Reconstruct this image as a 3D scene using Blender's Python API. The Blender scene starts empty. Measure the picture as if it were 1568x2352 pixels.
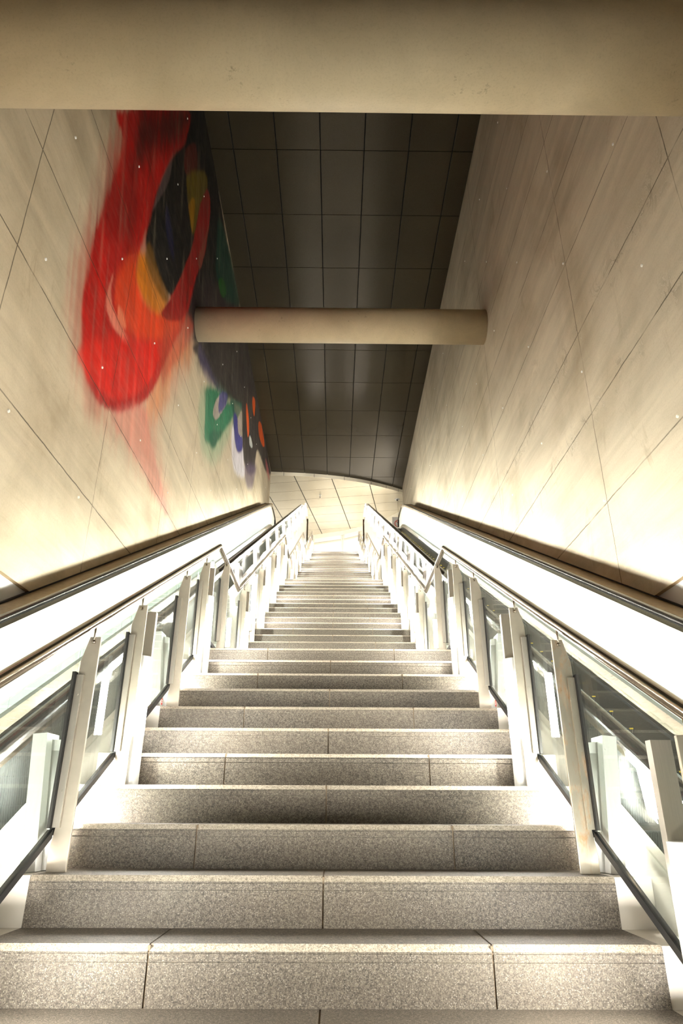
import bpy, bmesh, math, random
import numpy as np
from mathutils import Vector, Matrix
random.seed(7)
SC = bpy.context.scene
COL = SC.collection
# ---------------------------------------------------------------- dimensions (metres)
R, T, LAND = .16, .31, 1.24          # riser, tread, extra run of a landing
M = R / T                            # pitch of stair and escalators
XL, XR = -2.92, 3.132                # faces of the side walls
ZC = 14.47                           # shaft ceiling
ZTOP = 65 * R                        # upper floor level
def nl(k): return (k > 11) + (k > 29) + (k > 47) - (k < -6)
def ny(k): return (k - 1) * T + LAND * nl(k)      # y of the riser face of step k
def nz(k): return k * R                           # level of tread k
FLIGHTS = [(-10, -7), (-6, 11), (12, 29), (30, 47), (48, 65)]

# ---------------------------------------------------------------- materials
def lin(c):
    o = []
    for v in c:
        v = v / 255.
        o.append(v / 12.92 if v <= .04045 else ((v + .055) / 1.055) ** 2.4)
    return tuple(o)
class NT:
    def __init__(s, name):
        s.m = bpy.data.materials.new(name); s.m.use_nodes = True
        s.t = s.m.node_tree; s.t.nodes.clear()
        s.out = s.n('ShaderNodeOutputMaterial')
    def n(s, typ, **kw):
        nd = s.t.nodes.new(typ)
        for k, v in kw.items(): setattr(nd, k, v)
        return nd
    def l(s, a, b): s.t.links.new(a, b)
    def put(s, sock, v):
        if isinstance(v, bpy.types.NodeSocket): s.l(v, sock)
        else: sock.default_value = v
    def math(s, op, a, b=0., c=None, clamp=False):
        nd = s.n('ShaderNodeMath', operation=op); nd.use_clamp = clamp
        s.put(nd.inputs[0], a); s.put(nd.inputs[1], b)
        if c is not None: s.put(nd.inputs[2], c)
        return nd.outputs[0]
    def mix(s, f, a, b, blend='MIX'):
        nd = s.n('ShaderNodeMix', data_type='RGBA', blend_type=blend)
        s.put(nd.inputs[0], f)
        for i, v in ((6, a), (7, b)):
            s.put(nd.inputs[i], v if isinstance(v, bpy.types.NodeSocket) else (*v, 1))
        return nd.outputs[2]
    def noise(s, vec, scale, detail=4, rough=.55, dist=0.):
        nd = s.n('ShaderNodeTexNoise'); nd.inputs['Scale'].default_value = scale
        nd.inputs['Detail'].default_value = detail; nd.inputs['Roughness'].default_value = rough
        nd.inputs['Distortion'].default_value = dist
        s.l(vec, nd.inputs['Vector']); return nd.outputs['Fac']
    def mapping(s, vec, scale=(1, 1, 1), rot=(0, 0, 0)):
        nd = s.n('ShaderNodeMapping'); nd.inputs['Scale'].default_value = scale; nd.inputs['Rotation'].default_value = rot
        s.l(vec, nd.inputs['Vector']); return nd.outputs[0]
    def ramp(s, f, lo, hi, a=0., b=1.):
        nd = s.n('ShaderNodeMapRange'); nd.clamp = True
        s.put(nd.inputs['Value'], f)
        for k, v in (('From Min', lo), ('From Max', hi), ('To Min', a), ('To Max', b)): nd.inputs[k].default_value = v
        return nd.outputs[0]
    def pos(s):
        return s.n('ShaderNodeNewGeometry').outputs['Position']
    def obj(s):
        return s.n('ShaderNodeTexCoord').outputs['Object']
    def sep(s, v):
        nd = s.n('ShaderNodeSeparateXYZ'); s.l(v, nd.inputs[0]); return nd.outputs
    def bsdf(s, color, rough=.5, metal=0., spec=.5, bump=None, bstr=.2, bdist=.01, coat=0.):
        nd = s.n('ShaderNodeBsdfPrincipled')
        s.put(nd.inputs['Base Color'], color if isinstance(color, bpy.types.NodeSocket) else (*color, 1))
        s.put(nd.inputs['Roughness'], rough); s.put(nd.inputs['Metallic'], metal)
        nd.inputs['Specular IOR Level'].default_value = spec
        nd.inputs['Coat Weight'].default_value = coat; nd.inputs['Coat Roughness'].default_value = .08
        if bump is not None:
            b = s.n('ShaderNodeBump'); b.inputs['Strength'].default_value = bstr; b.inputs['Distance'].default_value = bdist
            s.l(bump, b.inputs['Height']); s.l(b.outputs[0], nd.inputs['Normal'])
        s.l(nd.outputs[0], s.out.inputs[0]); return nd

def simple(name, c, rough=.5, metal=0., spec=.5, coat=0., nscale=0, namt=.15):
    t = NT(name); base = lin(c)
    if nscale:
        f = t.noise(t.obj(), nscale, 3)
        col = t.mix(t.ramp(f, .3, .7), tuple(v * (1 - namt) for v in base), tuple(min(1, v * (1 + namt)) for v in base))
        t.bsdf(col, rough, metal, spec, coat=coat)
    else: t.bsdf(base, rough, metal, spec, coat=coat)
    return t.m

def mat_granite(name, dark, light, k=1.0):
    t = NT(name); p = t.pos()
    f1 = t.noise(p, 220, 2, .6); f2 = t.noise(p, 90, 2, .6); f3 = t.noise(p, 2.3, 4, .6)
    v = t.n('ShaderNodeTexVoronoi', feature='F1'); v.inputs['Scale'].default_value = 430; t.l(p, v.inputs['Vector'])
    g = t.math('ADD', t.math('MULTIPLY', f1, .6), t.math('MULTIPLY', f2, .4))
    col = t.mix(t.ramp(g, .40, .60), lin(dark), lin(light))
    sp = t.math('GREATER_THAN', t.sep(v.outputs['Color'])[0], .93)
    col = t.mix(t.math('MULTIPLY', sp, .30), col, lin((205, 198, 185)))
    sp2 = t.math('LESS_THAN', t.sep(v.outputs['Color'])[1], .10)
    col = t.mix(t.math('MULTIPLY', sp2, .6), col, lin((52, 48, 44)))
    col = t.mix(t.ramp(f3, .35, .7, 0., .22), col, lin((120, 108, 90)))
    t.bsdf(col, .62, bump=g, bstr=.35, bdist=.002)
    return t.m

def line_mask(t, coord, values, w):
    """1 on thin lines at coord == values."""
    acc = None
    for v in values:
        d = t.math('LESS_THAN', t.math('ABSOLUTE', t.math('SUBTRACT', coord, v)), w)
        acc = d if acc is None else t.math('MAXIMUM', acc, d)
    return acc

def mat_concrete_wall(name, base, ys, zs, paint=False, stain_zs=()):
    t = NT(name); p = t.pos(); x, y, z = t.sep(p)
    wob = t.math('MULTIPLY', t.math('SUBTRACT', t.noise(p, 3., 3), .5), .03)
    yy = t.math('ADD', y, wob); zz = t.math('ADD', z, wob)
    st = t.mapping(p, (1, .22, 1.7), (math.radians(-16), 0, 0))
    grain = t.noise(st, 1.5, 7, .62, .5)
    gr2 = t.noise(t.mapping(p, (1, .18, 5.)), 4., 5, .6, .3)
    cloud = t.noise(p, .55, 5, .6, .4)
    fine = t.noise(p, 55, 3, .6)
    blot = t.noise(t.mapping(p, (1, 1.1, .5), (math.radians(20), 0, 0)), 1.6, 6, .7, .8)
    b = lin(base); dk = tuple(v * .66 for v in b); br = tuple(min(.9, v * 1.13) for v in b)
    col = t.mix(t.ramp(grain, .22, .74), dk, br)
    col = t.mix(t.ramp(gr2, .55, .80, 0., .25), col, lin((150, 125, 92)))
    col = t.mix(t.ramp(cloud, .46, .72, 0., .5), col, lin((140, 122, 94)))
    col = t.mix(t.ramp(blot, .60, .72, 0., .38), col, lin((128, 108, 78)))
    col = t.mix(t.ramp(fine, .45, .8, 0., .12), col, lin((70, 60, 45)))
    # efflorescence and run marks beside the leaking joints
    for sz in stain_zs:
        d = t.math('ABSOLUTE', t.math('SUBTRACT', zz, sz))
        edge = t.noise(t.mapping(p, (1, 1.2, 1.)), 2.6, 6, .7, 1.2)
        band = t.math('MULTIPLY', t.ramp(d, .03, .34, 1, 0), t.ramp(edge, .50, .60))
        col = t.mix(t.math('MULTIPLY', band, .42), col, lin((126, 112, 92)))
        rim = t.math('MULTIPLY', band, t.ramp(t.math('ABSOLUTE', t.math('SUBTRACT', edge, .57)), .0, .012, 1, 0))
        col = t.mix(t.math('MULTIPLY', rim, .8), col, lin((236, 228, 210)))
    if paint:
        a = t.n('ShaderNodeVertexColor'); a.layer_name = 'mural_paint'
        # the paint is rubbed thin over the rough concrete
        thin = t.ramp(t.noise(t.mapping(p, (1, .5, 3.)), 6, 5, .65), .25, .55, .92, 1.0)
        al = t.math('MULTIPLY', a.outputs['Alpha'], thin)
        pc = t.mix(t.ramp(t.noise(st, 3.0, 6, .7, .8), .35, .7, 0., .35), a.outputs['Color'], a.outputs['Color'], 'MULTIPLY')
        pc = t.mix(t.ramp(t.noise(t.mapping(p, (1, .35, 2.2), (math.radians(38), 0, 0)), 2.2, 6, .7, 1.), .42, .72, 0., .45), pc,
                   t.mix(.55, a.outputs['Color'], (0.01, .008, .008)))
        col = t.mix(al, col, pc)
    w1 = line_mask(t, yy, ys, .007); w2 = line_mask(t, zz, zs, .008)
    brk = t.ramp(t.noise(p, 1.7, 3), .32, .5, .25, 1.)
    j = t.math('MULTIPLY', t.math('MAXIMUM', w1, w2), brk)
    col = t.mix(t.math('MULTIPLY', j, .8), col, lin((58, 46, 30)))
    h = t.math('SUBTRACT', t.math('ADD', t.math('MULTIPLY', grain, .5), t.math('MULTIPLY', fine, .2)), t.math('MULTIPLY', j, 1.0))
    t.bsdf(col, t.ramp(cloud, .3, .7, .48, .66), spec=.25, bump=h, bstr=.35, bdist=.01)
    return t.m

def mat_beam(name, base):
    t = NT(name); p = t.pos()
    c1 = t.noise(p, 1.3, 6, .65, .6); c2 = t.noise(p, 14, 4, .75); c3 = t.noise(p, 60, 2, .6)
    b = lin(base)
    col = t.mix(t.ramp(c1, .35, .7), tuple(v * .86 for v in b), tuple(v * 1.06 for v in b))
    m = t.math('MULTIPLY', t.ramp(c2, .60, .72), t.ramp(t.noise(p, 1.9, 2), .52, .66))
    col = t.mix(t.math('MULTIPLY', m, .5), col, lin((95, 82, 58)))
    col = t.mix(t.ramp(c3, .5, .8, 0, .18), col, lin((120, 104, 75)))
    t.bsdf(col, .55, spec=.3, bump=c2, bstr=.12, bdist=.004)
    return t.m

def mat_brushed(name, c, rough=.3, axis_scale=(1, 1, 60), metal=1.):
    t = NT(name); p = t.obj(); f = t.noise(t.mapping(p, axis_scale), 8, 3, .6)
    b = lin(c)
    col = t.mix(t.ramp(f, .3, .7), tuple(v * .88 for v in b), b)
    t.bsdf(col, t.ramp(f, .3, .7, rough * .8, rough * 1.25), metal)
    return t.m

def mat_rusty(name, c):
    t = NT(name); p = t.pos(); b = lin(c)
    f = t.noise(t.mapping(p, (6, 6, 1.6)), 5, 6, .7, .6)
    g = t.noise(t.mapping(p, (1, 1, .5)), 14, 4, .7)
    m = t.ramp(t.math('ADD', t.math('MULTIPLY', f, .65), t.math('MULTIPLY', g, .35)), .52, .66)
    col = t.mix(t.math('MULTIPLY', m, .85), b, lin((196, 140, 70)))
    m2 = t.ramp(g, .66, .74); col = t.mix(t.math('MULTIPLY', t.math('MULTIPLY', m, m2), .8), col, lin((120, 62, 28)))
    t.bsdf(col, t.ramp(m, 0, 1, .35, .7), t.ramp(m, 0, 1, .75, .1))
    return t.m

def mat_glass(name, tint=(.93, .97, .95), dust=.005, edge=(.25, .45, .38)):
    """clear safety glass in two faces: fresnel gloss over a tinted see-through body with a little dust"""
    t = NT(name)
    fr = t.n('ShaderNodeFresnel'); bf = t.n('ShaderNodeNewGeometry').outputs['Backfacing']; t.put(fr.inputs['IOR'], t.ramp(bf, 0, 1, 1.45, 1 / 1.45))
    tr = t.n('ShaderNodeBsdfTransparent'); tr.inputs[0].default_value = (*tint, 1)
    gl = t.n('ShaderNodeBsdfGlossy'); gl.inputs['Roughness'].default_value = .012
    df = t.n('ShaderNodeBsdfDiffuse'); df.inputs[0].default_value = (.85, .88, .86, 1)
    scr = t.noise(t.mapping(t.pos(), (1, 9, 60), (math.radians(38), 0, 0)), 5, 2, .5)
    dmix = t.n('ShaderNodeMixShader')
    # a film of dust covers more of a grazing view: coverage grows with 1 / cos(angle)
    g_ = t.n('ShaderNodeNewGeometry'); dt = t.n('ShaderNodeVectorMath', operation='DOT_PRODUCT'); t.l(g_.outputs['Normal'], dt.inputs[0]); t.l(g_.outputs['Incoming'], dt.inputs[1])
    cs = t.math('MAXIMUM', t.math('ABSOLUTE', dt.outputs['Value']), .03)
    t.put(dmix.inputs[0], t.math('MINIMUM', t.math('DIVIDE', t.ramp(scr, .50, .78, dust, dust * 2.2), cs), .8)); t.l(tr.outputs[0], dmix.inputs[1]); t.l(df.outputs[0], dmix.inputs[2])
    mx = t.n('ShaderNodeMixShader'); t.put(mx.inputs[0], t.math('MULTIPLY', fr.outputs[0], .8))
    t.l(dmix.outputs[0], mx.inputs[1]); t.l(gl.outputs[0], mx.inputs[2]); t.l(mx.outputs[0], t.out.inputs[0])
    return t.m

def mat_emit(name, c, s):
    t = NT(name); e = t.n('ShaderNodeEmission'); e.inputs[0].default_value = (*c, 1); e.inputs[1].default_value = s
    t.l(e.outputs[0], t.out.inputs[0]); return t.m

def mat_ceiling_panel(name, c, rough, metal=.75, spec=.5):
    t = NT(name); p = t.pos(); f = t.noise(p, 240, 2); g = t.noise(p, .6, 3)
    b = lin(c)
    col = t.mix(t.ramp(g, .3, .7), tuple(v * .85 for v in b), tuple(v * 1.1 for v in b))
    t.bsdf(col, t.ramp(f, .3, .7, rough * .9, rough * 1.1), metal, spec=spec).inputs['Specular Tint'].default_value = (1., .88, .70, 1)
    return t.m

MAT = {}
MAT['granite'] = mat_granite('grey_granite', (54, 49, 42), (116, 107, 93))
MAT['nosing'] = mat_granite('lit_granite_edge', (150, 140, 122), (205, 194, 175))  # lighter copy of the granite: light on the chamfer put into its colour
MAT['mortar'] = simple('mortar_joint', (120, 104, 84), .9, nscale=40)
MAT['steel'] = mat_brushed('polished_stainless', (168, 156, 140), .13)
MAT['satin'] = mat_brushed('satin_stainless', (204, 196, 182), .40, (40, 40, 1.5), .6)
MAT['post'] = simple('galvanised_post_steel', (196, 186, 168), .45, .35, nscale=9, namt=.10)
MAT['rusty'] = mat_rusty('rust_stained_steel', (206, 198, 178))
MAT['plate'] = simple('pale_enamelled_plate', (214, 208, 196), .35, .25, nscale=3, namt=.08)
MAT['gasket'] = simple('black_rubber_gasket', (22, 21, 20), .55)
MAT['rubber'] = simple('black_rubber_handrail', (30, 28, 26), .22, spec=.6)
MAT['white'] = simple('white_lamp_enamel', (226, 226, 220), .35)
MAT['glass'] = mat_glass('balustrade_glass')
MAT['eglass'] = mat_glass('escalator_glass', (.94, .965, .95), .0009)
def mat_backlit(name, c, e):
    t = NT(name); b = t.bsdf(lin(c), .14)
    b.inputs['Emission Color'].default_value = (.93, 1., .95, 1); b.inputs['Emission Strength'].default_value = e
    return t.m
MAT['panel'] = mat_backlit('backlit_opal_glass', (160, 170, 163), .12)
MAT['lamp_out'] = mat_emit('opal_lamp_tube_bright', (1., .955, .89), 580.)
MAT['lamp_in'] = mat_emit('opal_lamp_tube_soft', (1., .965, .90), 108.)
MAT['step'] = simple('cast_aluminium_step', (38, 39, 37), .42, .6, nscale=12)
MAT['rib'] = simple('aluminium_step_rib', (82, 84, 80), .4, .6)
MAT['yellow'] = simple('yellow_step_edge', (206, 176, 40), .5)
MAT['skirt'] = mat_brushed('escalator_skirt_steel', (104, 96, 82), .32)
MAT['deck'] = mat_brushed('escalator_deck_steel', (132, 128, 118), .34, (40, 1.5, 40), .7)
MAT['ledge'] = simple('dark_plaster_ledge', (150, 128, 96), .6, nscale=20)
MAT['beige'] = simple('beige_concrete_edge', (212, 186, 148), .7, nscale=12)
MAT['whitewall'] = simple('white_lower_wall', (228, 228, 230), .35, spec=.5, nscale=2, namt=.04)
MAT['beam'] = mat_beam('cast_concrete_beam', (204, 188, 156))
MAT['void'] = simple('black_ceiling_void', (9, 8, 6), .9)
MAT['cpanel'] = mat_ceiling_panel('dark_metal_ceiling_panel', (48, 42, 29), .28, .0, .30)
MAT['upanel'] = mat_ceiling_panel('pale_metal_ceiling_panel', (206, 200, 182), .26, .5)
MAT['fascia'] = mat_ceiling_panel('fascia_metal', (238, 230, 208), .35, .0)
MAT['chrome'] = simple('pale_tie_plug', (250, 248, 240), .2, .0)
MAT['red'] = simple('red_sticker_ink', (214, 62, 48), .5)
MAT['paper'] = simple('white_sticker_film', (240, 238, 232), .5)
MAT['floorstone'] = mat_granite('floor_granite', (120, 112, 100), (176, 166, 150))
MAT['lobbywall'] = simple('white_lobby_panel', (236, 232, 222), .3)
MAT['frame'] = simple('cream_panel_frame', (226, 214, 190), .4)

# ---------------------------------------------------------------- mesh helpers
def link(name, me, mats, parent=None, loc=None):
    o = bpy.data.objects.new(name, me); COL.objects.link(o)
    for m in mats:
        if m.name not in [x.name for x in me.materials if x]: me.materials.append(m)
    if parent: o.parent = parent
    if loc: o.location = loc
    return o
def mesh_of(name, bm, smooth=False):
    bmesh.ops.recalc_face_normals(bm, faces=bm.faces)
    me = bpy.data.meshes.new(name); bm.to_mesh(me); bm.free()
    if smooth:
        for p in me.polygons: p.use_smooth = True
    return me
def box(bm, x0, x1, y0, y1, z0, z1, mi=0, bev=0.):
    r = bmesh.ops.create_cube(bm, size=1.)
    for v in r['verts']:
        v.co = Vector(((x0 + x1) / 2 + v.co.x * (x1 - x0), (y0 + y1) / 2 + v.co.y * (y1 - y0), (z0 + z1) / 2 + v.co.z * (z1 - z0)))
    fs = set(f for v in r['verts'] for f in v.link_faces)
    for f in fs: f.material_index = mi
    if bev > 0:
        es = list(set(e for v in r['verts'] for e in v.link_edges))
        rr = bmesh.ops.bevel(bm, geom=es, offset=bev, segments=2, affect='EDGES', profile=.6)
        for f in rr['faces']: f.material_index = mi
def tube(bm, pts, r, seg=16, mi=0, cap=True):
    """round bar along a polyline"""
    P = [Vector(p) for p in pts]; rings = []
    for i, p in enumerate(P):
        a = (P[i] - P[i - 1]).normalized() if i else (P[1] - P[0]).normalized()
        b = (P[i + 1] - P[i]).normalized() if i < len(P) - 1 else a
        d = (a + b).normalized(); k = 1 / max(.35, math.cos(a.angle(b) / 2)) if i and i < len(P) - 1 else 1
        u = d.cross(Vector((1, 0, 0)))
        if u.length < 1e-3: u = d.cross(Vector((0, 1, 0)))
        u.normalize(); w = d.cross(u).normalized()
        # widen in the bending plane so that the bar keeps its section at a mitre
        nrm = a.cross(b)
        ring = []
        for s in range(seg):
            t = 2 * math.pi * s / seg
            off = u * math.cos(t) * r + w * math.sin(t) * r
            if nrm.length > 1e-4:
                inb = d.cross(nrm.normalized()); off += inb * (off.dot(inb)) * (k - 1)
            ring.append(bm.verts.new(p + off))
        rings.append(ring)
    for A, B in zip(rings[:-1], rings[1:]):
        for s in range(seg):
            f = bm.faces.new((A[s], A[(s + 1) % seg], B[(s + 1) % seg], B[s])); f.material_index = mi; f.smooth = True
    if cap:
        for ring in (rings[0], rings[-1]):
            f = bm.faces.new(ring); f.material_index = mi
def extr(bm, prof, path, mi=0, close=True, smooth=False):
    """profile [(x, dz)] carried along path [(y, z)] with upright shear"""
    rings = [[bm.verts.new((x, y, z + dz)) for x, dz in prof] for y, z in path]
    n = len(prof)
    for A, B in zip(rings[:-1], rings[1:]):
        for s in range(n if close else n - 1):
            f = bm.faces.new((A[s], A[(s + 1) % n], B[(s + 1) % n], B[s])); f.material_index = mi; f.smooth = smooth
    if close:
        for ring in (rings[0], rings[-1]):
            try: f = bm.faces.new(ring); f.material_index = mi
            except Exception: pass
def rect(x0, x1, z0, z1): return [(x0, z0), (x1, z0), (x1, z1), (x0, z1)]
def poly_prism(bm, pts, axis, a0, a1, mi=0):
    """prism of a 2D polygon; axis 'x': pts are (y,z); axis 'y': pts are (x,z); axis 'z': pts are (x,y)"""
    def P(u, v, a): return {'x': (a, u, v), 'y': (u, a, v), 'z': (u, v, a)}[axis]
    A = [bm.verts.new(P(u, v, a0)) for u, v in pts]; B = [bm.verts.new(P(u, v, a1)) for u, v in pts]
    n = len(pts)
    for s in range(n):
        f = bm.faces.new((A[s], A[(s + 1) % n], B[(s + 1) % n], B[s])); f.material_index = mi
    for ring in (A, B):
        f = bm.faces.new(ring); f.material_index = mi
def part(name, bm, mats, parent, loc=None, label=None, smooth=False):
    if not isinstance(mats, (list, tuple)): mats = [mats]
    o = link(name, mesh_of(name, bm, smooth), mats, parent, loc)
    if label: o['label'] = label
    return o
def thing(name, label, cat, loc=(0, 0, 0), group=None):
    o = bpy.data.objects.new(name, None); COL.objects.link(o); o.location = loc
    o.empty_display_size = .1
    o['label'] = label; o['category'] = cat
    if group: o['group'] = group
    return o
def struct(name, bm, mats, label=None, cat=None):
    if not isinstance(mats, (list, tuple)): mats = [mats]
    o = link(name, mesh_of(name, bm), mats); o['kind'] = 'structure'
    if label: o['label'] = label
    if cat: o['category'] = cat
    return o
def dup(o, parent=None, loc=None):
    c = o.copy(); COL.objects.link(c); c.parent = parent
    if loc is not None: c.location = loc
    for ch in [x for x in o.children]: dup(ch, c)
    return c
# ---------------------------------------------------------------- stair flights
SW = 1.0375
def step_profile(depth, under=.05):
    # (y, z) with the riser face at y=0 and tread top at z=0
    g = .0035
    return [(.018, 0), (depth, 0), (depth, -under), (.05, -under), (.05, -R - .01), (0, -R - .01), (0, -.0460), (.003, -.0455), (.003, -.0430), (0, -.0425),
            (0, -.0240), (.003, -.0235), (.003, -.0210), (0, -.0205), (0, -.018)]
def slab_step(joints, depth):
    bm = bmesh.new(); xs = [-SW] + joints + [SW]; g = .0028
    for i in range(len(xs) - 1):
        a = xs[i] + (g if i else 0); b = xs[i + 1] - (g if i < len(xs) - 2 else 0)
        pr = step_profile(depth)
        A = [bm.verts.new((a, y, z)) for y, z in pr]; B = [bm.verts.new((b, y, z)) for y, z in pr]; n = len(pr)
        for s in range(n):
            f = bm.faces.new((A[s], A[(s + 1) % n], B[(s + 1) % n], B[s]))
            f.material_index = 1 if s == n - 1 else 0       # sawn arris, lightened for the lamp light it catches
        bm.faces.new(A); bm.faces.new(B)
    for j in joints:
        box(bm, j - g - .001, j + g + .001, .004, depth - .002, -R - .006, -.003, 2)
    return bm
SM = [MAT['granite'], MAT['nosing'], MAT['mortar']]
def mk(name, bm, mats):
    me = mesh_of(name, bm)
    for m in mats: me.materials.append(m)
    return me
step_two = mk('step', slab_step([0.0], T + .05), SM)
step_three = mk('step', slab_step([-.52, .52], T + .05), SM)
names = ['bottom', 'first', 'second', 'third', 'top']
FL_LABEL = ['short run of granite steps dropping away below the lower landing',
            'nearest flight of grey granite steps, filling the foot of the picture',
            'flight of granite steps above the first landing, framed by the first rail kink',
            'flight of granite steps above the second landing, far up the stair',
            'topmost flight of granite steps, just below the white wall']
for fi, (k0, k1) in enumerate(FLIGHTS):
    t = thing('stair_flight', FL_LABEL[fi], 'stairs', (0, ny(k0), nz(k0 - 1)))
    for k in range(k0, k1 + 1):
        if k == k1: break
        me = step_two if k % 2 == 0 else step_three
        o = bpy.data.objects.new('step', me); COL.objects.link(o); o.parent = t
        o.location = (0, ny(k) - ny(k0), nz(k) - nz(k0 - 1))
    # top step with its landing slab behind it
    L = T + LAND if fi < 4 else .40
    bm = slab_step([0.0] if k1 % 2 == 0 else [-.52, .52], .42)
    part('step', bm, SM, t, (0, ny(k1) - ny(k0), nz(k1) - nz(k0 - 1)))
    if fi < 4:
        bm = bmesh.new(); yb = ny(k1) - ny(k0); zb = nz(k1) - nz(k0 - 1)
        for (a, b) in ((.424, .98), (.986, L + .05)):
            for (x0, x1) in ((-SW, -.522), (-.518, .518), (.522, SW)):
                box(bm, x0, x1, yb + a, yb + b, zb - .06, zb)
        part('landing_slabs', bm, MAT['granite'], t)
    # sloping soffit that carries the steps
    bm = bmesh.new()
    H = nz(k1) - nz(k0 - 1); Y = ny(k1) - ny(k0)
    poly_prism(bm, [(.06, -.02), (.06, -.30), (Y + .5, H - .46), (Y + L, H - .46 if fi < 4 else H - .46), (Y + L, H - .06), (Y + .4, H - .06), (Y + .1, H - R - .03)], 'x', -SW + .01, SW - .01)
    part('stair_soffit', bm, MAT['beam'], t)

# path that runs parallel to the nosings and levels off over each landing (dz = 0 is tread level + .93 at landings)
def stair_path(y_from=None, y_to=None):
    P = []
    for fi, (k0, k1) in enumerate(FLIGHTS):
        P.append((ny(k0) - T, nz(k0 - 1)))
        P.append((ny(k1), nz(k1)))
    P[0] = (P[0][0] - .2, P[0][1]); P.append((ny(65) + .9, nz(65)))
    return P
SP = stair_path()
def path_z(y):
    for (a, b), (c, d) in zip(SP[:-1], SP[1:]):
        if y <= c: return b + (d - b) * (y - a) / (c - a)
    return SP[-1][1]
def sub_path(y0, y1):
    return [(y0, path_z(y0))] + [p for p in SP if y0 + .01 < p[0] < y1 - .01] + [(y1, path_z(y1))]

EP = [(-9.0, -9.0 * M)] + [(20.4, 20.4 * M), (20.9, 20.9 * M - .03), (21.4, 20.9 * M + .13), (22.0, 20.9 * M + .20), (22.6, 20.9 * M + .20)]
PP = [(y, z + R) for y, z in EP]
for s, side in ((-1, 'left'), (1, 'right')):
    t = thing('stringer', 'pale steel side plate running up the %s edge of the stair' % side, 'stringer', (s * 1.175, ny(-10), nz(-11)))
    off = Vector(t.location)
    def place(o): o.location = -off; return o
    bm = bmesh.new()
    x0, x1 = sorted((s * 1.170, s * 1.180))
    extr(bm, rect(x0, x1, -2.75, .10), PP)
    place(part('side_plate', bm, MAT['plate'], t))
    bm = bmesh.new(); x0, x1 = sorted((s * 1.162, s * 1.20)); extr(bm, rect(x0, x1, .10, .111), PP)
    place(part('top_flange', bm, MAT['satin'], t))
    bm = bmesh.new(); x0, x1 = sorted((s * 1.0385, s * 1.169)); 
    for fi, (k0, k1) in enumerate(FLIGHTS):
        for k in range(k0, k1 + 1):
            ye = ny(k + 1) if k < k1 or fi < 4 else ny(k) + .4
            box(bm, x0, x1, ny(k) + .002, ye, nz(k) - R - .01, nz(k) - .001)
    place(part('kerb', bm, MAT['plate'], t))

# ---------------------------------------------------------------- balustrades
A_T = {1: [-3, 2, 7], 2: [15, 20, 25], 3: [33, 38, 43], 4: [51, 56, 61]}
B_T = {1: [-6, -1, 4, 9], 2: [12, 17, 22, 27], 3: [30, 35, 40, 45], 4: [48, 53, 58, 63]}
RAILZ = .892
def post_bm(s):
    bm = bmesh.new()
    xi, xo = s * .955, s * 1.025
    # flat upright with its outer top corner cut back and a foot cranked outward
    pts = [(xi, 0), (s * 1.028, 0), (s * 1.030, .06), (s * 1.016, .17), (xo, .20), (xo, .78), (s * 1.000, .88), (xi, .88)]
    poly_prism(bm, pts, 'y', 0, .014)
    bmesh.ops.recalc_face_normals(bm, faces=bm.faces)
    bmesh.ops.bevel(bm, geom=list(bm.edges), offset=.0012, segments=1, affect='EDGES')
    return bm
def clamp_bm(s):
    bm = bmesh.new(); a, b = sorted((s * .998, s * 1.026))
    box(bm, a, b, -.016, -.0005, .15, .72, 0, .001)
    for z in (.28, .46, .64):
        r = bmesh.ops.create_cone(bm, cap_ends=True, segments=10, radius1=.004, radius2=.004, depth=.004, matrix=Matrix.Translation((s * 1.010, -.018, z)) @ Matrix.Rotation(math.pi / 2, 4, 'X'))
    return bm
def gasket_bm(s):
    bm = bmesh.new(); a, b = sorted((s * 1.0265, s * 1.040)); box(bm, a, b, -.030, .004, .148, .73); return bm
def hanger_bm(s):
    bm = bmesh.new(); tube(bm, [(s * .982, -.004, .855), (s * .982, -.004, .935)], .0045, 8)
    tube(bm, [(s * .982, -.004, .852), (s * .982, -.004, .864)], .008, 10); return bm
def posts_list():
    L = [(-3.25, nz(-7), 'L')]
    for f in (1, 2, 3, 4):
        L += [(ny(k) + .11, nz(k), 'A') for k in A_T[f]] + [(ny(k) + .11, nz(k), 'B') for k in B_T[f]]
        L.append((ny(FLIGHTS[f][1]) + .42, nz(FLIGHTS[f][1]), 'L'))
    return sorted(L)
POSTS = posts_list()
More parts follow.
